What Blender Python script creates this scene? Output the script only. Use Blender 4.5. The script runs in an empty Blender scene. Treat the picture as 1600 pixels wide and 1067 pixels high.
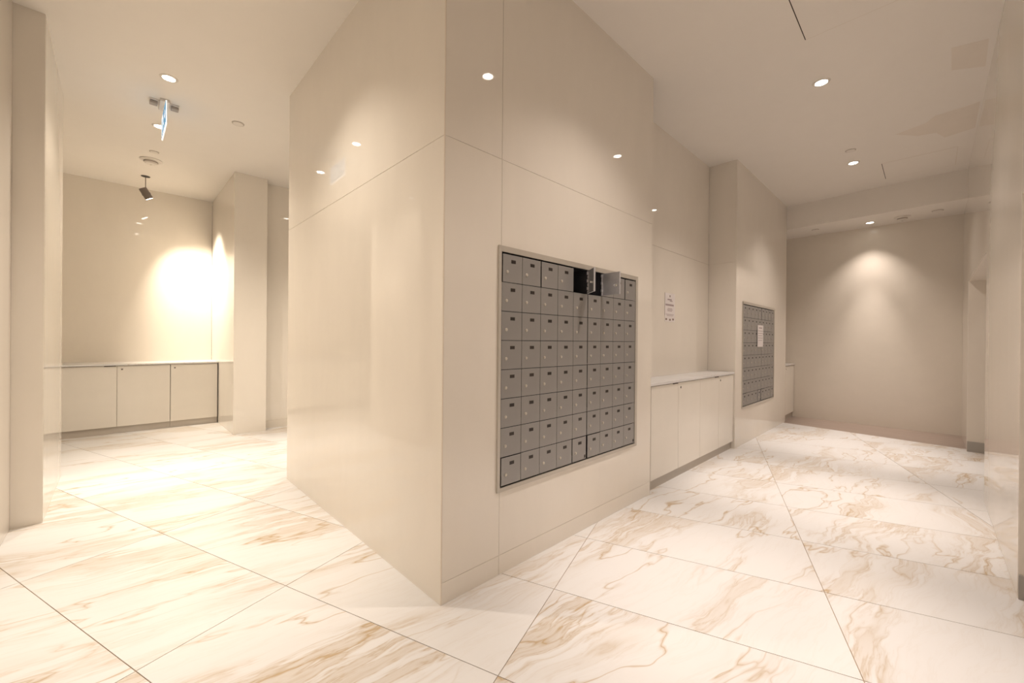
import bpy, bmesh, math, random
from mathutils import Vector, Matrix
random.seed(7)
S = bpy.context.scene
COL = S.collection
PI = math.pi

# ------------------------------------------------------------------ camera
YAW, PITCH, ROLL = math.radians(45.737), math.radians(-0.118), math.radians(-0.501)
EYE = 1.2
f = Vector((math.cos(YAW)*math.cos(PITCH), math.sin(YAW)*math.cos(PITCH), math.sin(PITCH)))
r = Vector((math.sin(YAW), -math.cos(YAW), 0)); d = f.cross(r)
r2 = math.cos(ROLL)*r + math.sin(ROLL)*d
d2 = -math.sin(ROLL)*r + math.cos(ROLL)*d
cd = bpy.data.cameras.new('camera'); cam = bpy.data.objects.new('camera', cd); COL.objects.link(cam)
cd.sensor_width = 36; cd.lens = 635.86/1600*36; cd.clip_start = 0.02
m = Matrix((( r2.x, -d2.x, -f.x, 0), (r2.y, -d2.y, -f.y, 0), (r2.z, -d2.z, -f.z, EYE), (0, 0, 0, 1)))
cam.matrix_world = m
S.camera = cam
# ------------------------------------------------------------------ light settings
S.view_settings.view_transform = 'Standard'
S.view_settings.look = 'None'
S.view_settings.gamma = 1
S.view_settings.use_curve_mapping = False
S.view_settings.exposure = 0.42
W = bpy.data.worlds.new('world'); S.world = W; W.use_nodes = True
W.node_tree.nodes['Background'].inputs[0].default_value = (1, .85, .7, 1)
W.node_tree.nodes['Background'].inputs[1].default_value = 0.05
DL_W = 78.0                       # watts of one ceiling downlight
DL_COL = (1.0, 0.87, 0.775)
DL_COL_L = (1.0, 0.885, 0.755)
DL_COL_R = (1.0, 0.875, 0.785)
SPOT_W = 160.0
CORE = 2.7                       # narrow core of a downlight beam, relative to its wide spill

CEIL = 3.27

# ------------------------------------------------------------------ materials
def new_mat(name):
    m = bpy.data.materials.new(name); m.use_nodes = True
    nt = m.node_tree; b = nt.nodes['Principled BSDF']
    return m, nt, b
def mix(nt, fac, a, b):
    n = nt.nodes.new('ShaderNodeMix'); n.data_type = 'RGBA'
    for sock, v in ((n.inputs[0], fac), (n.inputs[6], a), (n.inputs[7], b)):
        if hasattr(v, 'is_linked') or isinstance(v, bpy.types.NodeSocket): nt.links.new(v, sock)
        else: sock.default_value = v if not isinstance(v, tuple) else (*v, 1)[:4]
    return n.outputs[2]
def math_n(nt, op, a, b=None, c=None, clamp=False):
    n = nt.nodes.new('ShaderNodeMath'); n.operation = op; n.use_clamp = clamp
    for i, v in enumerate((a, b, c)):
        if v is None: continue
        if isinstance(v, bpy.types.NodeSocket): nt.links.new(v, n.inputs[i])
        else: n.inputs[i].default_value = v
    return n.outputs[0]
def noise(nt, vec, scale, detail=3, rough=.55, dist=0.0):
    n = nt.nodes.new('ShaderNodeTexNoise'); n.inputs['Scale'].default_value = scale
    n.inputs['Detail'].default_value = detail; n.inputs['Roughness'].default_value = rough
    n.inputs['Distortion'].default_value = dist
    nt.links.new(vec, n.inputs['Vector']); return n
def mapping(nt, vec, scale=(1, 1, 1), rot=(0, 0, 0), loc=(0, 0, 0)):
    n = nt.nodes.new('ShaderNodeMapping')
    n.inputs['Scale'].default_value = scale; n.inputs['Rotation'].default_value = rot; n.inputs['Location'].default_value = loc
    nt.links.new(vec, n.inputs['Vector']); return n.outputs[0]
def ramp(nt, fac, stops):
    n = nt.nodes.new('ShaderNodeValToRGB'); e = n.color_ramp.elements
    while len(e) < len(stops): e.new(.5)
    for el, (p, c) in zip(e, stops):
        el.position = p; el.color = (c, c, c, 1) if not isinstance(c, tuple) else (*c, 1)
    nt.links.new(fac, n.inputs[0]); return n.outputs[0]
def simple(name, col, rough=.5, metal=0.0, var=.03, vscale=6, coat=0.0, spec=.5):
    """plain coloured surface with faint procedural mottling"""
    m, nt, b = new_mat(name)
    tc = nt.nodes.new('ShaderNodeTexCoord').outputs['Object']
    n = noise(nt, tc, vscale, 3)
    dk = tuple(c*(1-var) for c in col); lt = tuple(min(1, c*(1+var)) for c in col)
    nt.links.new(mix(nt, n.outputs['Fac'], dk, lt), b.inputs['Base Color'])
    b.inputs['Roughness'].default_value = rough; b.inputs['Metallic'].default_value = metal
    b.inputs['Coat Weight'].default_value = coat; b.inputs['Coat Roughness'].default_value = .03
    b.inputs['Specular IOR Level'].default_value = spec
    return m
def emit(name, col, strength, base=(.8, .8, .8)):
    m, nt, b = new_mat(name)
    b.inputs['Base Color'].default_value = (*base, 1)
    b.inputs['Emission Color'].default_value = (*col, 1); b.inputs['Emission Strength'].default_value = strength
    return m

def slab_mat(name, col, rough, coat=.0):
    """polished cream porcelain slab with very faint cloudy figure"""
    m, nt, b = new_mat(name)
    tc = nt.nodes.new('ShaderNodeTexCoord').outputs['Object']
    v = mapping(nt, tc, (1, 1, .35), (0, .25, 0))
    n = noise(nt, v, 2.2, 5, .6, .8)
    n2 = noise(nt, v, 9, 4, .6, .4)
    a = math_n(nt, 'ADD', math_n(nt, 'MULTIPLY', n.outputs['Fac'], .7), math_n(nt, 'MULTIPLY', n2.outputs['Fac'], .3))
    nt.links.new(mix(nt, ramp(nt, a, [(.35, 0.0), (.65, 1.0)]), tuple(c*.965 for c in col), col), b.inputs['Base Color'])
    b.inputs['Roughness'].default_value = rough
    b.inputs['IOR'].default_value = 1.62
    b.inputs['Coat Weight'].default_value = coat; b.inputs['Coat Roughness'].default_value = .02
    return m

def marble_mat(name, vein_amt=1.0, gold=(.50, .375, .235)):
    m, nt, b = new_mat(name)
    tc = nt.nodes.new('ShaderNodeTexCoord').outputs['Object']
    oi = nt.nodes.new('ShaderNodeObjectInfo')
    off = nt.nodes.new('ShaderNodeVectorMath'); off.operation = 'SCALE'
    cmb = nt.nodes.new('ShaderNodeCombineXYZ')
    nt.links.new(oi.outputs['Random'], cmb.inputs[0])
    nt.links.new(math_n(nt, 'MULTIPLY', oi.outputs['Random'], 7.3), cmb.inputs[1])
    nt.links.new(math_n(nt, 'MULTIPLY', oi.outputs['Random'], 3.1), cmb.inputs[2])
    nt.links.new(cmb.outputs[0], off.inputs[0]); off.inputs[3].default_value = 23.0
    # 'swirl' property: 0 = straight raked veins, 1 = wandering veins
    at = nt.nodes.new('ShaderNodeAttribute'); at.attribute_type = 'OBJECT'; at.attribute_name = 'swirl'
    sw = at.outputs['Fac']
    rot = mapping(nt, tc, (1, 1, 1), (0, 0, math.radians(27)))
    # warp the coordinates
    wn = noise(nt, None_add(nt, rot, off.outputs[0]), 1.5, 3, .55)
    warp = nt.nodes.new('ShaderNodeVectorMath'); warp.operation = 'SUBTRACT'
    nt.links.new(wn.outputs['Color'], warp.inputs[0]); warp.inputs[1].default_value = (.5, .5, .5)
    wsc = nt.nodes.new('ShaderNodeVectorMath'); wsc.operation = 'SCALE'
    nt.links.new(warp.outputs[0], wsc.inputs[0])
    nt.links.new(math_n(nt, 'ADD', math_n(nt, 'MULTIPLY', sw, .62), .06), wsc.inputs[3])
    v0 = nt.nodes.new('ShaderNodeVectorMath'); v0.operation = 'ADD'
    nt.links.new(rot, v0.inputs[0]); nt.links.new(wsc.outputs[0], v0.inputs[1])
    v = None_add(nt, mapping(nt, v0.outputs[0], (.8, 3.6, 1)), off.outputs[0])
    # broad pale beige washes, fine streaks inside them, a few thin single veins
    band = noise(nt, v, .8, 2, .5)
    bandm = ramp(nt, band.outputs['Fac'], [(.47, 0.0), (.64, 1.0)])
    n1 = noise(nt, v, 1.1, 4, .5)
    l1 = math_n(nt, 'ABSOLUTE', math_n(nt, 'SUBTRACT', n1.outputs['Fac'], .5))
    line1 = ramp(nt, l1, [(0.0, 1.0), (.004, .45), (.016, 0.0)])
    vf = None_add(nt, mapping(nt, v0.outputs[0], (.9, 8.0, 1)), off.outputs[0])
    n2 = noise(nt, vf, 1.9, 5, .62)
    l2 = math_n(nt, 'ABSOLUTE', math_n(nt, 'SUBTRACT', n2.outputs['Fac'], .5))
    line2 = ramp(nt, l2, [(0.0, .9), (.014, .4), (.05, 0.0)])
    keep = ramp(nt, noise(nt, v, .6, 2).outputs['Fac'], [(.42, 0.0), (.55, 1.0)])
    a = math_n(nt, 'MULTIPLY', line1, keep)
    c = math_n(nt, 'MULTIPLY', line2, math_n(nt, 'ADD', math_n(nt, 'MULTIPLY', bandm, .9), .13))
    e = math_n(nt, 'MULTIPLY', bandm, ramp(nt, n2.outputs['Fac'], [(.40, 0.0), (.70, 1.0)]))
    ed = math_n(nt, 'ABSOLUTE', math_n(nt, 'SUBTRACT', math_n(nt, 'ADD', band.outputs['Fac'], math_n(nt, 'MULTIPLY', n2.outputs['Fac'], .12)), .625))
    edge = ramp(nt, ed, [(0.0, 1.0), (.004, .5), (.014, 0.0)])
    e = math_n(nt, 'ADD', e, math_n(nt, 'MULTIPLY', edge, .42))
    s = math_n(nt, 'ADD', math_n(nt, 'MULTIPLY', a, .95), math_n(nt, 'ADD', math_n(nt, 'MULTIPLY', c, .6), math_n(nt, 'MULTIPLY', e, .62)))
    s = math_n(nt, 'MULTIPLY', s, vein_amt, clamp=True)
    base = mix(nt, wn.outputs['Fac'], (.735, .72, .71), (.78, .772, .765))
    nt.links.new(mix(nt, s, base, gold), b.inputs['Base Color'])
    b.inputs['Roughness'].default_value = .33
    b.inputs['IOR'].default_value = 1.45
    return m
def None_add(nt, a, b_):
    n = nt.nodes.new('ShaderNodeVectorMath'); n.operation = 'ADD'
    nt.links.new(a, n.inputs[0]); nt.links.new(b_, n.inputs[1]); return n.outputs[0]

M_marble = marble_mat('marble_tile', 1.0)
M_counter = marble_mat('marble_counter', .35)
M_grout = simple('grout', (.42, .30, .20), .8)
M_slab = slab_mat('cream_slab', (.85, .795, .715), .025)
M_slab_r = slab_mat('cream_slab_worn', (.84, .785, .71), .022)
M_paint = simple('cream_wall_paint', (.79, .73, .645), .22)
M_ceil = simple('ceiling_paint', (.86, .815, .755), .75, var=.015)
M_ceil2 = simple('ceiling_patch_tan', (.81, .745, .665), .8, var=.04)
M_joint = simple('joint_filler', (.76, .69, .60), .7)
M_gap = simple('dark_gap', (.06, .045, .035), .8)
M_base = simple('grey_baseboard', (.40, .37, .33), .4)
M_kick = simple('grey_toe_kick', (.56, .51, .45), .45)
M_lam = simple('white_laminate', (.83, .785, .71), .28)
M_lamedge = simple('cabinet_carcass', (.46, .38, .30), .6)
M_alu = simple('mailbox_metal', (.325, .315, .305), .42, metal=.35, var=.04, vscale=12)
M_aluf = simple('mailbox_frame_metal', (.56, .52, .46), .38, metal=.2, var=.03)
M_steel = simple('bright_zinc_metal', (.62, .62, .65), .3, metal=.45, var=.15, vscale=22)
M_chrome = simple('chrome', (.85, .85, .83), .15, metal=1)
M_black = simple('black_plate', (.025, .018, .015), .5)
M_boxin = simple('dark_box_interior', (.045, .045, .055), .6)
M_white = simple('white_plastic', (.78, .73, .67), .4)
M_greyp = simple('grey_plastic', (.42, .36, .31), .5)
M_gun = simple('brushed_spot_metal', (.23, .20, .18), .35, metal=.6)
M_paper = simple('paper', (.80, .75, .74), .6)
M_print = simple('printed_text', (.42, .34, .34), .7)
M_print_shadow = simple('print_and_shadow', (.22, .15, .12), .7)
M_lens = emit('lamp_lens', (1, .93, .82), 14)
M_lens2 = emit('spot_lens', (1, .95, .80), 14)
M_edge = emit('sign_edge_glow', (.95, 1, 1), .6)
M_signw = emit('sign_white', (1, 1, 1), .5)
M_signf = emit('sign_face', (.12, .36, .62), .45, (.08, .26, .40))

def dark_floor():
    m, nt, b = new_mat('mauve_brown_floor')
    tc = nt.nodes.new('ShaderNodeTexCoord').outputs['Object']
    v = mapping(nt, tc, (9, .8, 1), (0, 0, math.radians(-7)))
    n = noise(nt, v, 2.0, 4, .6)
    nt.links.new(mix(nt, n.outputs['Fac'], (.24, .18, .15), (.44, .35, .30)), b.inputs['Base Color'])
    b.inputs['Roughness'].default_value = .3
    return m
M_dark = dark_floor()

# ------------------------------------------------------------------ helpers
def link(name, me, mat=None, parent=None, loc=None, rotz=None):
    o = bpy.data.objects.new(name, me); COL.objects.link(o)
    if mat is not None and me is not None and not me.materials: me.materials.append(mat)
    if parent: o.parent = parent
    if loc: o.location = loc
    if rotz is not None: o.rotation_euler = (0, 0, rotz)
    return o
def mesh_from(bm, name, smooth=False):
    bmesh.ops.recalc_face_normals(bm, faces=bm.faces)
    if smooth:
        for fc in bm.faces: fc.smooth = True
    me = bpy.data.meshes.new(name); bm.to_mesh(me); bm.free()
    if smooth:
        try: me.set_sharp_from_angle(angle=math.radians(40))
        except Exception: pass
    return me
def add_box(bm, x0, x1, y0, y1, z0, z1, bev=0.0):
    v = [bm.verts.new((x, y, z)) for z in (z0, z1) for y in (y0, y1) for x in (x0, x1)]
    fs = [bm.faces.new([v[i] for i in q]) for q in
          ((0, 2, 3, 1), (4, 5, 7, 6), (0, 1, 5, 4), (2, 6, 7, 3), (0, 4, 6, 2), (1, 3, 7, 5))]
    if bev:
        es = set(e for fc in fs for e in fc.edges)
        bmesh.ops.bevel(bm, geom=list(es), offset=bev, segments=1, affect='EDGES')
def boxes(name, lst, mat, parent=None, bev=0.0, loc=None):
    bm = bmesh.new()
    for q in lst: add_box(bm, *q, bev=bev)
    return link(name, mesh_from(bm, name), mat, parent, loc)
def prism(name, pts, z0, z1, mat, parent=None, loc=None):
    bm = bmesh.new()
    a = [bm.verts.new((x, y, z0)) for x, y in pts]; b = [bm.verts.new((x, y, z1)) for x, y in pts]
    bm.faces.new(a[::-1]); bm.faces.new(b)
    n = len(pts)
    for i in range(n): bm.faces.new((a[i], a[(i+1) % n], b[(i+1) % n], b[i]))
    return link(name, mesh_from(bm, name), mat, parent, loc)
def lathe_mesh(name, prof, seg=32):
    """prof: list of (radius, z)"""
    bm = bmesh.new(); rings = []
    for rr, z in prof:
        if rr < 1e-6: rings.append([bm.verts.new((0, 0, z))])
        else: rings.append([bm.verts.new((rr*math.cos(2*PI*i/seg), rr*math.sin(2*PI*i/seg), z)) for i in range(seg)])
    for A, B in zip(rings, rings[1:]):
        for i in range(seg):
            j = (i+1) % seg
            if len(A) == 1 and len(B) == 1: continue
            if len(A) == 1: bm.faces.new((A[0], B[i], B[j]))
            elif len(B) == 1: bm.faces.new((A[i], A[j], B[0]))
            else: bm.faces.new((A[i], A[j], B[j], B[i]))
    return mesh_from(bm, name, True)
def lathe(name, prof, mat, parent=None, loc=None, seg=32):
    return link(name, lathe_mesh(name, prof, seg), mat, parent, loc)
def struct(o): o['kind'] = 'structure'; return o
def thing(name, label, cat, loc, rotz=0, group=None):
    o = bpy.data.objects.new(name, None); COL.objects.link(o)
    o.empty_display_size = .1
    o.location = loc; o.rotation_euler = (0, 0, rotz)
    o['label'] = label; o['category'] = cat
    if group: o['group'] = group
    return o
def tag(o, label, cat, group=None):
    o['label'] = label; o['category'] = cat
    if group: o['group'] = group
    return o

# a clad wall: core slab + cladding panels with recessed joints. plane runs from A to B; the face is on
# the left of A->B when n=+1, on the right when n=-1
def clad_wall(name, A, B, us, zs, mat=None, n=1, thick=.12, holes=(), core=True, skin=.0035, gap=.0011, parent=None, core_inset=0.0):
    mat = mat or M_slab
    A = Vector((*A, 0)); B = Vector((*B, 0)); L = (B-A).length; dr = (B-A)/L
    nn = Vector((-dr.y, dr.x, 0))*n
    def P(u, w, z): q = A + dr*u - nn*w; return (q.x, q.y, z)   # w = depth behind the face
    us = sorted(us); zs = sorted(zs)
    def box_uwz(bm, u0, u1, w0, w1, z0, z1, bev=0.0):
        v = [bm.verts.new(P(u, w, z)) for z in (z0, z1) for w in (w0, w1) for u in (u0, u1)]
        fs = [bm.faces.new([v[i] for i in q]) for q in ((0, 2, 3, 1), (4, 5, 7, 6), (0, 1, 5, 4), (2, 6, 7, 3), (0, 4, 6, 2), (1, 3, 7, 5))]
        if bev:
            es = [e for e in set(e for fc in fs for e in fc.edges)]
            bmesh.ops.bevel(bm, geom=es, offset=bev, segments=1, affect='EDGES')
    def cells(u0, u1, z0, z1):
        """split a rectangle round the holes"""
        out = [(u0, u1, z0, z1)]
        for hu0, hu1, hz0, hz1 in holes:
            nxt = []
            for a, b, c, e in out:
                if hu0 >= b or hu1 <= a or hz0 >= e or hz1 <= c: nxt.append((a, b, c, e)); continue
                if hu0 > a: nxt.append((a, hu0, c, e))
                if hu1 < b: nxt.append((hu1, b, c, e))
                m0, m1 = max(a, hu0), min(b, hu1)
                if hz0 > c: nxt.append((m0, m1, c, hz0))
                if hz1 < e: nxt.append((m0, m1, hz1, e))
            out = nxt
        return out
    bm = bmesh.new()
    for c in cells(us[0]+core_inset, us[-1], zs[0], zs[-1]): box_uwz(bm, c[0], c[1], skin, thick, c[2], c[3])
    root = struct(link(name, mesh_from(bm, name), M_joint, parent))
    for i in range(len(us)-1):
        for j in range(len(zs)-1):
            g0 = gap if i else 0; g1 = gap if i < len(us)-2 else 0
            h0 = gap if j else 0; h1 = gap if j < len(zs)-2 else 0
            cs = cells(us[i]+g0, us[i+1]-g1, zs[j]+h0, zs[j+1]-h1)
            if not cs: continue
            bm = bmesh.new()
            for c in cs: box_uwz(bm, c[0], c[1], 0, skin+.0004, c[2], c[3], .0005 if len(cs) == 1 else 0)
            link('panel', mesh_from(bm, 'panel'), mat, root)
    return root

# ------------------------------------------------------------------ floor
T = math.radians(19.364); ct, st = math.cos(T), math.sin(T)
PA, PB, A0, B0 = .5725, 1.1705, .1400, -.489
FE = [(7.22, 1.53), (7.00, -.30)]      # where the marble stops
def far_side(x, y):                    # <0 : on the marble side
    (x1, y1), (x0, y0) = FE
    return (x-x0)*(y1-y0) - (y-y0)*(x1-x0)
floor_core = prism('floor', [(-1.95, -2.05), (6.79, -2.05), (7.255, 1.82), (7.255, 6.40), (2, 7.85), (-1.95, 7.85)], -.06, -.0035, M_grout)
struct(floor_core)
def clip_poly(poly):
    out = []
    for i in range(len(poly)):
        p, q = poly[i], poly[(i+1) % len(poly)]
        # side sign: marble side has negative x offset
        s = lambda v: (v[0]-FE[1][0]) - (v[1]-FE[1][1])*(FE[0][0]-FE[1][0])/(FE[0][1]-FE[1][1])
        sp, sq = s(p), s(q)
        if sp <= 0: out.append(p)
        if (sp < 0 < sq) or (sq < 0 < sp):
            t = sp/(sp-sq); out.append((p[0]+(q[0]-p[0])*t, p[1]+(q[1]-p[1])*t))
    return out
def hidden(x0, x1, y0, y1):
    if x0 > 1.10 and y0 > 1.87 and y1 < 3.80: return True
    if x0 > 1.10 and y0 > 6.25: return True
    if x1 < -.50 and y1 < 5.15: return True
    if y1 < -.55 and x1 < 1.3: return True
    if y0 > 7.70 or y1 < -1.95 or x1 < -1.85 or x0 > 7.2: return True
    if x0 > 3.9 and y0 > 3.7: return True
    return False
ntile = 0
TG = .0016
for k in range(-5, 14):
    for mm in range(-5, 8):
        a, b = A0+PA*k, B0+PB*mm
        cor = [(a+TG, b+TG), (a+PA-TG, b+TG), (a+PA-TG, b+PB-TG), (a+TG, b+PB-TG)]
        w = [(ct*p-st*q, st*p+ct*q) for p, q in cor]
        xs = [p[0] for p in w]; ys = [p[1] for p in w]
        if hidden(min(xs), max(xs), min(ys), max(ys)): continue
        if max(ys) > 7.72 or min(xs) < -1.9 and False: pass
        w = clip_poly(w)
        if len(w) < 3: continue
        cx, cy = a+PA/2, b+PB/2; ox, oy = ct*cx-st*cy, st*cx+ct*cy
        loc = [(ct*(x-ox)+st*(y-oy), -st*(x-ox)+ct*(y-oy)) for x, y in w]
        o = prism('tile', loc, -.0034, 0.0, M_marble, floor_core, (ox, oy, 0))
        o.rotation_euler = (0, 0, T)
        o['swirl'] = .12 + .1*random.random() if b+PB/2 > .67 and a < 1.28 and ox < 1.6 else (.12+.3*random.random() if ox < 3.4 else .4+.4*random.random())
        if ox < 1.2: o['swirl'] = min(o['swirl'], .2)
        ntile += 1
struct(prism('floor', [(7.0035, -.30), (8.05, -.30), (8.05, 1.83), (7.2585, 1.83)], -.05, -.001, M_dark))

# ------------------------------------------------------------------ ceiling
struct(boxes('ceiling', [(-1.95, 8.1, -2.05, 7.85, CEIL, CEIL+.1)], M_ceil))
struct(prism('ceiling', [(7.32, 1.60), (7.15, -.38), (8.00, -.38), (8.00, 1.84), (7.33, 1.84)], 2.92, CEIL, M_ceil))

# ------------------------------------------------------------------ walls
ZS = [0, .10, 2.125, CEIL]
# central block
MB1 = (1.402, 2.775, .438, 1.668)      # holes x0,x1,z0,z1
MB2 = (5.262, 6.618, .438, 1.660)
clad_wall('wall_mailbox', (1.062, 1.53), (3.022, 1.53), [0, .348, 1.96], ZS, n=-1, thick=.30,
          holes=[(MB1[0]-1.062, MB1[1]-1.062, MB1[2], MB1[3])])
clad_wall('wall_block_side', (1.056, 3.83), (1.056, 1.534), [0, 2.296], [0, 2.125, CEIL], n=-1, thick=.12)
tr = boxes('trim_1', [(1.0565, 1.0625, 1.5295, 1.5355, 0, CEIL)], simple('corner_trim_metal', (.80, .72, .62), .25), bev=.0015); struct(tr)
clad_wall('wall_block_back', (4.2, 3.83), (1.06, 3.83), [0, 3.14], [0, 2.125, CEIL], n=-1, thick=.12)
# recess
clad_wall('wall_recess', (3.03, 1.83), (5.02, 1.83), [0, 1.99], [.5, 2.115, CEIL], n=-1, thick=.10)
clad_wall('wall_recess_end', (5.022, 1.83), (5.022, 1.534), [0, .296], [0, 2.115, CEIL], n=-1, thick=.10)
clad_wall('wall_recess_start', (3.022, 1.539), (3.022, 1.83), [0, .291], [0, 2.115, CEIL], n=-1, thick=.10)
# second pillar
clad_wall('wall_pillar', (5.0225, 1.53), (7.312, 1.53), [0, 2.2895], [0, CEIL], n=-1, thick=.30,
          holes=[(MB2[0]-5.0225, MB2[1]-5.0225, MB2[2], MB2[3])], core_inset=.006)
# far end
struct(boxes('wall_far', [(7.97, 8.07, -.55, 1.84, -.05, 3.2)], M_paint))
struct(boxes('wall_far_recess', [(7.2, 8.05, 1.83, 1.93, -.05, 3.2)], M_paint))
struct(boxes('wall_pillar_end', [(7.232, 7.312, 1.541, 1.83, 0, CEIL)], M_slab))
# right wall with two openings
OP = 1.915
wr = clad_wall('wall_right', (7.97, -.30), (-.465, -.30), [0, 1.10, 3.17, 4.90, 7.0, 8.435], [0, CEIL], mat=M_slab_r, n=-1, thick=.28,
          holes=[(7.97-6.87, 7.97-4.775, -1, OP), (7.97-3.07, 7.97-1.25, -1, OP)])
for x in (3.07, 6.87):                       # grey skirting in the jambs facing the camera
    boxes('baseboard', [(x-.012, x, -.575, -.302, 0, .115)], M_base, wr, bev=.001)
struct(boxes('wall_side_lobby', [(-.5, 8.1, -2.05, -1.95, 0, CEIL)], M_paint))
struct(boxes('wall_lobby_end', [(8.0, 8.1, -1.95, -.58, 0, CEIL), (-.6, -.5, -1.95, -.58, 0, CEIL)], M_paint))
# left
clad_wall('wall_left', (-.465, -.30), (-.465, 3.98), [0, 4.28], [0, CEIL], n=-1, thick=.12, mat=M_slab_r)
clad_wall('wall_pier', (-.465, 3.98), (-.332, 3.98), [0, .133], [0, CEIL], n=-1, thick=.012, mat=M_slab_r)
clad_wall('wall_pier_side', (-.33, 3.984), (-.33, 5.21), [0, 1.226], [0, CEIL], n=-1, thick=.12, mat=M_slab)
struct(boxes('wall_left_return', [(-1.95, -.455, 5.12, 5.209, 0, CEIL)], M_paint))
struct(boxes('wall_left_room', [(-1.95, -1.85, 5.21, 7.75, 0, CEIL)], M_paint))
clad_wall('wall_back', (-1.85, 7.65), (1.05, 7.65), [0, 2.9], [0, CEIL], n=-1, thick=.1, mat=M_slab)
clad_wall('wall_back_side', (1.052, 7.65), (1.052, 6.04), [0, 1.61], [0, CEIL], n=-1, thick=.1, mat=M_slab)
clad_wall('wall_column', (1.0525, 6.035), (1.41, 6.035), [0, .3575], [0, CEIL], n=-1, thick=.012, mat=M_slab)
wc = clad_wall('wall_corridor', (1.41, 6.19), (4.2, 6.19), [0, 2.79], [0, CEIL], n=-1, thick=.1, mat=M_slab)
struct(boxes('baseboard_corridor', [(1.412, 4.19, 6.175, 6.189, 0, .10)], M_paint))
struct(boxes('wall_column_side', [(1.33, 1.41, 6.048, 6.189, 0, CEIL)], M_slab))
struct(boxes('wall_corridor_end', [(4.2, 4.3, 3.8, 6.2, 0, CEIL)], M_paint))

# ceiling access panels and tan patches
def access_panel(x, y, w, dd, label):
    t = thing('access_panel', label, 'access panel', (x, y, CEIL), group='ceiling access panels')
    boxes('gap', [(-.004, w+.004, -.004, 0, -.0014, -.0004), (-.004, w+.004, dd, dd+.004, -.0014, -.0004),
                  (-.004, 0, 0, dd, -.0014, -.0004), (w, w+.004, 0, dd, -.0014, -.0004)], M_gap if dd > 1 else M_joint, t)
    boxes('gap', [(0, w, dd-.001, dd+.004, -.0024, -.0014)], M_gap, t)
    boxes('hatch', [(0, w, 0, dd-.001, -.0016, -.0004)], M_ceil, t)
access_panel(2.76, .005, .60, .60, 'flush square ceiling hatch above the open mailbox doors, dark gap on its left')
access_panel(6.30, -.19, .60, .588, 'flush square ceiling hatch near the soffit at the far end')
for pts, lab in (([(4.17, -.09), (4.22, -.265), (4.62, -.275), (4.51, -.10)], 'small tan patch on ceiling beside the right wall, nearer one'),
                 ([(5.51, .25), (5.42, .04), (5.31, -.02), (5.26, -.285), (5.86, -.288), (5.93, -.09), (5.74, -.03), (5.70, .10)], 'ragged tan patch on ceiling near the right wall, larger one')):
    cx = sum(p[0] for p in pts)/len(pts); cy = sum(p[1] for p in pts)/len(pts)
    o = prism('tan_patch', [(p[0]-cx, p[1]-cy) for p in pts], -.0008, -.0001, M_ceil2, None, (cx, cy, CEIL))  # thin patch, browner than the ceiling round it
    tag(o, lab, 'paint patch', 'tan patches on the ceiling')

# ------------------------------------------------------------------ downlights
ring_me = lathe_mesh('trim_ring', [(.040, -.001), (.042, -.006), (.056, -.004), (.060, -.0005), (.060, 0)], 36)
lens_me = lathe_mesh('lens', [(0, -.0022), (.040, -.0022), (.040, 0)], 28)
ring_me.materials.append(M_white); lens_me.materials.append(M_lens)
def downlight(x, y, label, watts=DL_W, col=DL_COL, z=CEIL, ang=112, blend=1.0):
    t = thing('ceiling_downlight', label, 'ceiling light', (x, y, z), group='recessed ceiling downlights')
    link('trim_ring', ring_me, None, t); link('lens', lens_me, None, t)
    ld = bpy.data.lights.new('downlight_beam', 'SPOT'); ld.energy = watts; ld.color = col
    ld.spot_size = math.radians(ang); ld.spot_blend = blend; ld.shadow_soft_size = .022
    lo = bpy.data.objects.new('downlight_beam', ld); COL.objects.link(lo); lo.parent = t; lo.location = (0, 0, -.025)
    lc = bpy.data.lights.new('downlight_core', 'SPOT'); lc.energy = watts*(CORE if x > 1 else CORE*.62); lc.color = col
    lc.spot_size = math.radians(43); lc.spot_blend = 1.0; lc.shadow_soft_size = .022
    lo = bpy.data.objects.new('downlight_core', lc); COL.objects.link(lo); lo.parent = t; lo.location = (0, 0, -.025)
    return t
downlight(.295, 4.25, 'bright recessed downlight nearest above the exit sign, left passage', DL_W*1.15, DL_COL_L)
downlight(.30, 5.285, 'bright recessed downlight behind the exit sign, left passage', DL_W*1.15, DL_COL_L)
downlight(.30, 2.50, 'recessed downlight overhead in the left passage, out of view', DL_W*1.05, DL_COL_L)
downlight(2.10, 4.64, 'recessed downlight in the side corridor behind the central block', DL_W*1.35, DL_COL_L)
downlight(.10, .62, 'recessed downlight overhead beside the camera corner', DL_W*.55, DL_COL)
downlight(2.08, .63, 'recessed downlight over the first mailbox wall, mirrored on it', DL_W, DL_COL)
downlight(4.00, .615, 'recessed downlight on the right ceiling, nearer and larger one', DL_W, DL_COL_R)
downlight(6.04, .625, 'recessed downlight on the right ceiling, farther one beside a small disc', DL_W, DL_COL_R)
downlight(7.66, .605, 'recessed downlight under the far soffit above the bright scallop', DL_W*.55, DL_COL_R, 2.92, 92)
downlight(2.2, -1.2, 'added unseen downlight in the side lobby behind the right wall', DL_W*.35, DL_COL_R)  # unseen lamp, added to give the lobby a dim light
downlight(5.8, -1.2, 'added unseen downlight in the side lobby by the far opening', DL_W*.3, DL_COL_R)  # another added lamp, dim light behind the far opening

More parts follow.
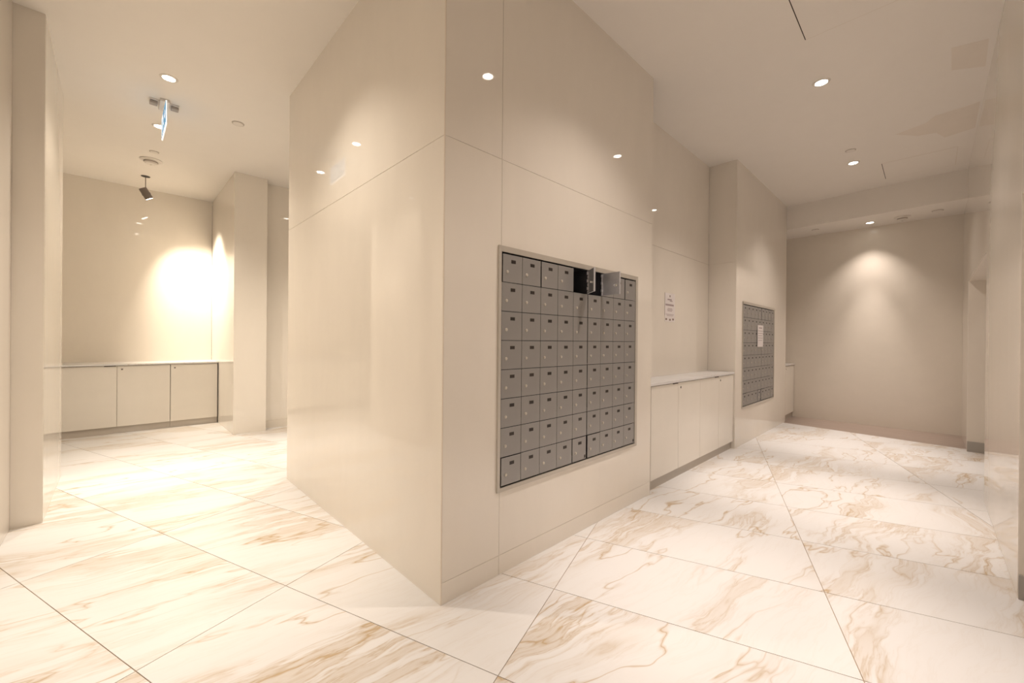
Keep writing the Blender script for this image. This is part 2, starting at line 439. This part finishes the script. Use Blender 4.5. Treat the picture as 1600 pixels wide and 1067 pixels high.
# ------------------------------------------------------------------ small ceiling fittings
def disc(x, y, z, label, rr=.050):
    t = thing('sprinkler_cover', label, 'sprinkler cover', (x, y, z), group='concealed sprinkler covers')
    lathe('cover', [(rr*.86, -.007), (rr*.84, -.008), (0, -.008)], M_white, t)
    lathe('rim', [(rr*.80, -.002), (rr*.97, -.0055), (rr, -.004), (rr, 0)], M_greyp if False else M_white, t)
    lathe('shadow_gap', [(rr*1.03, -.0008), (rr*.95, -.0064), (rr*.80, -.0066)], M_greyp, t)
disc(.837, 4.668, CEIL, 'round sprinkler cover alone on the left ceiling, right of the exit sign')
disc(.30, 6.05, CEIL, 'small round cover just in front of the wide smoke detector', .042)
disc(5.63, .606, CEIL, 'small round cover in front of the farther right downlight', .045)
disc(7.58, 1.22, 2.92, 'small cover at the left end of the far soffit', .045)
disc(7.56, -.06, 2.92, 'round cover at the right end of the far soffit', .055)
def detector(x, y, z, label, s=1.0):
    t = thing('smoke_detector', label, 'smoke detector', (x, y, z), group='smoke detectors on the ceilings')
    lathe('base', [(.102*s, 0), (.104*s, -.006), (.096*s, -.012), (.070*s, -.016), (.0, -.016)], M_white, t)
    b = lathe('sensor_head', [(.066*s, -.016), (.064*s, -.030), (.050*s, -.046), (.0, -.050)], M_white, t)
    lathe('vent_band', [(.0655*s, -.020), (.0665*s, -.022), (.0655*s, -.030), (.062*s, -.032)], M_greyp, b)
    lathe('indicator', [(.010, -.050), (.010, -.056), (0, -.058)], M_chrome, b)
detector(.287, 6.36, CEIL, 'wide round smoke detector on the left ceiling above the hanging spotlight')
detector(7.62, .27, 2.92, 'dark centred smoke detector under the far soffit beside the downlight', .8)

# exit sign
t = thing('exit_sign', 'hanging edge-on exit sign with blue face and glowing white edge', 'exit sign', (.30, 4.742, CEIL))
boxes('canopy', [(-.035, .035, -.10, .10, -.028, 0)], M_white, t, .004)
boxes('mounting_plate', [(-.10, .10, -.045, .045, -.010, -.001)], M_white, t, .002)
for xa in (-.098, .045): boxes('side_lamp', [(xa, xa+.053, -.03, .03, -.034, -.010)], M_greyp, t, .004)
boxes('stem', [(-.008, .008, -.008, .008, -.062, -.028)], M_white, t, .001)
pn = boxes('face_panel', [(-.005, .005, -.206, .206, -.245, -.060)], M_signf, t, .001)
boxes('glowing_edge', [(-.0052, .0052, -.208, .208, -.251, -.245), (-.0025, .0035, -.209, -.206, -.251, -.060),
                       (-.005, .005, .206, .212, -.251, -.060), (-.005, .005, -.208, .208, -.060, -.056)], M_edge, t)
# running figure and doorway on both faces
def sign_art(side):
    bm = bmesh.new()
    x0, x1 = (.0052, .0066) if side > 0 else (-.0066, -.0052)
    def quad(p, bm=bm):
        a = [bm.verts.new((x0, y, z)) for y, z in p]; b = [bm.verts.new((x1, y, z)) for y, z in p]
        bm.faces.new(a); bm.faces.new(b[::-1])
        n = len(p)
        for i in range(n): bm.faces.new((a[i], a[(i+1) % n], b[(i+1) % n], b[i]))
    def bar(ya, za, yb, zb, w, bm=bm):
        dy, dz = yb-ya, zb-za; L = math.hypot(dy, dz); ny, nz = -dz/L*w, dy/L*w
        quad([(ya-ny, za-nz), (yb-ny, zb-nz), (yb+ny, zb+nz), (ya+ny, za+nz)], bm)
    quad([(.050+.012*math.cos(k*PI/5), -.090+.012*math.sin(k*PI/5)) for k in range(10)])
    bar(.045, -.106, .028, -.155, .012); bar(.045, -.112, .020, -.118, .005); bar(.020, -.118, .008, -.136, .005)
    bar(.045, -.112, .066, -.132, .005); bar(.066, -.132, .082, -.122, .005)
    bar(.028, -.150, .052, -.178, .007); bar(.052, -.178, .048, -.212, .007)
    bar(.026, -.152, .006, -.182, .007); bar(.006, -.182, -.022, -.186, .007)
    link('pictogram', mesh_from(bm, 'pictogram'), M_signw, pn)
    bm = bmesh.new()
    bar(.10, -.232, .10, -.075, .004, bm); bar(.10, -.075, .175, -.075, .004, bm); bar(.175, -.075, .175, -.232, .004, bm)
    link('doorway_symbol', mesh_from(bm, 'doorway_symbol'), M_signw, pn)
    bm = bmesh.new()
    bar(-.18, -.152, -.09, -.152, .007, bm); bar(-.18, -.152, -.145, -.118, .007, bm); bar(-.18, -.152, -.145, -.186, .007, bm)
    link('arrow_symbol', mesh_from(bm, 'arrow_symbol'), M_signw, pn)
sign_art(1); sign_art(-1)

# hanging spotlight
t = thing('ceiling_spotlight', 'grey cylinder spotlight hanging on a thin stem from a dark hole', 'spotlight', (.268, 7.05, CEIL))
lathe('canopy_hole', [(.0, -.003), (.045, -.003), (.047, 0)], M_black, t)
boxes('stem', [(-.004, .004, -.004, .004, -.175, -.003)], M_gun, t)
hd = link('lamp_head', lathe_mesh('lamp_head', [(0, .075), (.040, .075), (.043, .07), (.043, -.06), (.040, -.062), (.036, -.050)], 32), M_gun, t, (.008, .0, -.225))
aim = Vector((.50, .12, -.86)).normalized()
hd.rotation_mode = 'QUATERNION'; hd.rotation_quaternion = (-aim).to_track_quat('Z', 'Y')
lathe('lens', [(0, -.0615), (.0385, -.0615)], M_lens2, hd)
lathe('yoke', [(.0435, .012), (.046, .010), (.046, -.010), (.0435, -.012)], M_gun, hd)
ld = bpy.data.lights.new('spot_beam', 'SPOT'); ld.energy = SPOT_W*1.6; ld.color = (1, .87, .70)
ld.spot_size = math.radians(84); ld.spot_blend = 1.0; ld.shadow_soft_size = .03
lo = bpy.data.objects.new('spot_beam', ld); COL.objects.link(lo); lo.parent = hd; lo.location = (0, 0, -.075)

# ------------------------------------------------------------------ mailboxes
door_cache = {}
def door_mesh(w, hh, bev=.0012):
    k = (round(w, 4), round(hh, 4))
    if k not in door_cache:
        bm = bmesh.new(); add_box(bm, 0, w, -.003, .0, 0, hh, bev)
        me = mesh_from(bm, 'door'); me.materials.append(M_alu); door_cache[k] = me
    return door_cache[k]
bm = bmesh.new(); add_box(bm, -.016, .016, -.0012, 0, -.0085, .0085)
plate_me = mesh_from(bm, 'number_plate'); plate_me.materials.append(M_black)
lock_me = lathe_mesh('lock', [(.0085, 0), (.0085, .003), (.0065, .0045), (.0, .0045)], 14); lock_me.materials.append(M_aluf)
lock_me.transform(Matrix.Rotation(PI/2, 4, 'X'))
bm = bmesh.new(); add_box(bm, -.007, .007, -.0012, 0, -.009, .009)
sticker_me = mesh_from(bm, 'sticker'); sticker_me.materials.append(M_black)
CW, RH = .15011, .1505
def mailbox(x0, fx0, fx1, label, openers, special):
    """x0 left edge of the door grid; fx0, fx1 outer frame edges"""
    z0, z1 = .448, 1.652; FZ0, FZ1 = .426, 1.684
    t = thing('mailbox_panel', label, 'mailboxes', (x0, 1.53, 0), group='wall mailbox panels')
    gx1 = CW*9
    a, b = fx0-x0, fx1-x0
    # frame: four mitred bars, front slopes in
    def bar(p0, p1, q1, q0):   # outer p, inner q (x, z)
        bm = bmesh.new()
        yo, yi, yb = -.010, -.006, .004
        V = [bm.verts.new((p[0], yo, p[1])) for p in (p0, p1)] + [bm.verts.new((q[0], yi, q[1])) for q in (q1, q0)]
        Bk = [bm.verts.new((p[0], yb if i < 2 else .02, p[1])) for i, p in enumerate((p0, p1, q1, q0))]
        bm.faces.new(V); bm.faces.new(Bk[::-1])
        for i in range(4): bm.faces.new((V[i], V[(i+1) % 4], Bk[(i+1) % 4], Bk[i]))
        link('frame_bar', mesh_from(bm, 'frame_bar'), M_aluf, t)
    O = [(a, FZ0), (b, FZ0), (b, FZ1), (a, FZ1)]; I = [(-.004, z0-.004), (gx1+.004, z0-.004), (gx1+.004, z1+.004), (-.004, z1+.004)]
    for i in range(4): bar(O[i], O[(i+1) % 4], I[(i+1) % 4], I[i])
    # body: back, sides and thin dividers
    lst = [(-.004, gx1+.004, .24, .25, z0-.004, z1+.004), (-.008, -.004, .004, .25, z0-.008, z1+.008), (gx1+.004, gx1+.008, .004, .25, z0-.008, z1+.008),
           (-.004, gx1+.004, .004, .25, z0-.008, z0-.004), (-.004, gx1+.004, .004, .25, z1+.004, z1+.008)]
    for c in range(1, 9): lst.append((c*CW-.001, c*CW+.001, .006, .24, z0-.004, z1+.004))
    for rr in range(1, 8): lst.append((-.004, gx1+.004, .006, .24, z0+rr*RH-.001, z0+rr*RH+.001))
    boxes('body', lst, M_boxin, t)
    for row in range(8):          # row 0 = top
        zt = z1-row*RH
        for c in range(9):
            l, rgt, tp, bt = special.get((row, c), (.0012, .0012, .0016, .0016))
            if c == 5: l = max(l, .0045)
            if c == 4: rgt = max(rgt, .003)
            w = CW-l-rgt; hh = RH-tp-bt
            me = door_mesh(w, hh)
            ang = openers.get((row, c))
            if ang is None:
                dr = link('door', me, None, t, (c*CW+l, .0, zt-RH+bt))
                link('number_plate', plate_me, None, dr, (w*.53, -.003, hh*.76))
                link('lock', lock_me, None, dr, (w*.22, -.003, hh*.37))
                if row == 7 and c in (4, 8): link('sticker', sticker_me, None, dr, (w-.013, -.003, .018))
            else:                 # hinged on its right edge, swung out into the room
                hx = c*CW+CW-rgt
                dr = link('door', None, None, t, (hx, -.004, zt-RH+bt)) if False else None
                bm = bmesh.new(); add_box(bm, -w, 0, -.001, .001, 0, hh, .0004)
                add_box(bm, -w, -w+.0015, .001, .010, 0, hh); add_box(bm, -w, 0, .001, .008, hh-.0015, hh); add_box(bm, -w, 0, .001, .008, 0, .0015)
                dr = link('door', mesh_from(bm, 'door'), M_steel, t, (hx, -.006, zt-RH+bt), math.radians(ang))
                dr['label'] = 'mailbox door hanging open, bright bare metal inside'
                lk = link('lock', lathe_mesh('lock', [(.0, .026), (.007, .026), (.007, .012), (.011, .012), (.011, .004), (.0, .004)], 16), M_chrome, dr, (-w+.028, 0, hh*.40))
                lk.rotation_euler = (-PI/2, 0, 0)
                bm = bmesh.new()                     # wavy piano-hinge strip
                for q in range(6): add_box(bm, -.008, -.0005, .001, .006+.004*(q % 2), q*hh/6, (q+.8)*hh/6)
                link('hinge', mesh_from(bm, 'hinge'), M_steel, dr)
                link('number_plate', plate_me, None, dr, (-w*.5, -.001, hh*.76))
    return t
G = .0075; N = .0012; R = .0016
sp1 = {(0, 0): (G, N, .005, R), (0, 1): (N, .003, .005, R), (0, 2): (.005, N, .005, R), (0, 3): (N, N, .005, R), (0, 4): (N, N, .005, R), (0, 5): (.004, N, .005, R),
       (0, 6): (N, N, .005, R), (0, 7): (N, .003, .005, R), (0, 8): (G, N, .005, R),
       (7, 0): (G, N, .004, .004), (7, 1): (N, N, R, .004), (7, 2): (N, N, R, .004), (7, 3): (N, .004, R, .004), (7, 4): (.004, .006, .003, .004),
       (7, 5): (.010, N, .004, .004), (7, 6): (N, N, R, .004), (7, 7): (N, N, R, .004), (7, 8): (N, N, R, .004)}
mailbox(1.412, 1.387, 2.790, 'large wall mailbox panel with two small doors hanging open', {(0, 4): 52, (0, 5): 88}, sp1)
sp2 = dict(sp1)
for c in range(5, 9): sp2[(0, c)] = (G, .003, .005, R)
sp2[(0, 4)] = (.008, .010, .005, R); sp2[(0, 1)] = (N, N, .005, R); sp2[(0, 2)] = (N, N, .005, R)
sp2[(7, 4)] = (.010, .012, .003, .004); sp2[(7, 8)] = (.008, N, R, .004)
mailbox(5.268, 5.245, 6.632, 'farther wall mailbox panel with all doors shut and a paper notice taped on', {}, sp2)

# ------------------------------------------------------------------ cabinets
CT, CU = .868, .847         # counter top and underside
def cabinet(x, doors, label, yfront, depth, locks, pulls, flip=1):
    """x = left edge; doors = widths"""
    W_ = sum(doors)
    t = thing('base_cabinet', label, 'cabinet', (x, yfront, 0), group='white base cabinets')
    boxes('carcass', [(.003, W_-.003, .019, depth, .105, CU-.002)], M_lamedge, t)
    boxes('toe_kick', [(0, W_, .022, depth, 0, .1035)], M_kick, t)
    xx = 0
    for i, w in enumerate(doors):
        dr = boxes('door', [(.0018, w-.0018, 0, .018, .085, CU-.007)], M_lam, t, .001, (xx, 0, 0))
        if i in locks:
            lk = link('lock', lathe_mesh('lock', [(.010, 0), (.010, .003), (.006, .004), (0, .004)], 16), M_gun, dr, (.045, 0, .798)); lk.rotation_euler = (PI/2, 0, 0)
        if i in pulls:
            boxes('finger_pull', [(w-.115, w-.01, -.001, .004, CU-.012, CU-.003)], M_gap, dr)
        xx += w
    return t
cabinet(3.062, (.509, .489), 'white two-door base cabinet beside the near mailbox wall', 1.5465, .275, (1,), (0,))
cabinet(4.060, (.497, .455), 'white two-door base cabinet beside the second mailbox pillar', 1.5465, .275, (1,), (0,))
tag(boxes('filler_strip', [(0, .036, 0, .27, 0, CU-.002)], M_kick, None, .001, (3.0245, 1.5485, 0)),
    'narrow grey filler strip between near mailbox wall and cabinet', 'filler strip')
def counter(x0, x1, y0, y1, label):
    o = boxes('countertop', [(0, x1-x0, 0, y1-y0, 0, CT-CU)], M_counter, None, .0015, (x0, y0, CU))
    o['swirl'] = .3; tag(o, label, 'countertop', 'marble countertops'); return o
counter(3.0235, 5.0125, 1.5345, 1.829, 'pale veined countertop in the recess between the mailbox walls')
cabinet(-.49, (.507, .510), 'white cabinet under the left back wall, two doors with small lock', 7.065, .57, (1,), (0,))
cabinet(.529, (.514,), 'white single-door cabinet in the corner right of the left back wall', 7.065, .57, (0,), ())
cabinet(-1.51, (.51, .508), 'white cabinet far left behind the glossy pier', 7.065, .57, (1,), (0,))
counter(-1.845, 1.049, 7.045, 7.649, 'long pale countertop below the spotlit back wall')
cabinet(7.385, (.575,), 'small white cabinet past the farther mailbox pillar', 1.5465, .275, (0,), ())
counter(7.318, 7.967, 1.5345, 1.829, 'short countertop on the small far cabinet')

# ------------------------------------------------------------------ notices
def lines(bm, y, spec):
    for x0, x1, z0, z1 in spec: add_box(bm, x0, x1, y-.0006, y, z0, z1)
t = thing('paper_notice', 'white printed notice with three dark marks, on the recess wall', 'notice', (3.89, 1.83, 1.405), group='paper notices')
boxes('sheet', [(0, .222, -.0016, -.0004, 0, .285)], M_paper, t)
bm = bmesh.new(); lines(bm, -.0016, [(.055, .15, .215, .228), (.105, .165, .203, .212), (.012, .195, .158, .176), (.06, .16, .128, .134), (.05, .17, .116, .122),
                                      (.055, .155, .104, .11), (.02, .2, .07, .075), (.04, .18, .058, .063)])
link('text_lines', mesh_from(bm, 'text_lines'), M_print, t)
bm = bmesh.new(); lines(bm, -.0016, [(.10, .118, .246, .266), (.012, .046, .014, .032), (.095, .13, .010, .028), (.165, .2, .016, .034)])
link('printed_marks', mesh_from(bm, 'printed_marks'), M_print_shadow, t)
boxes('shadow_edge', [(-.004, .0, -.0014, -.0004, .06, .285)], M_print_shadow, t)  # dark strip painted as the shadow along the sheet's left edge
t = thing('paper_notice', 'white paper notice taped over the farther mailbox doors', 'notice', (5.825, 1.5215, 1.149), group='paper notices')
boxes('sheet', [(0, .245, -.0012, 0, 0, .277)], M_paper, t)
bm = bmesh.new(); lines(bm, -.0012, [(.06, .19, .235, .248), (.02, .22, .20, .206), (.02, .22, .17, .176), (.03, .21, .14, .146), (.02, .22, .11, .116), (.04, .2, .08, .086)])
link('text_lines', mesh_from(bm, 'text_lines'), M_print, t)
print('tiles', ntile)
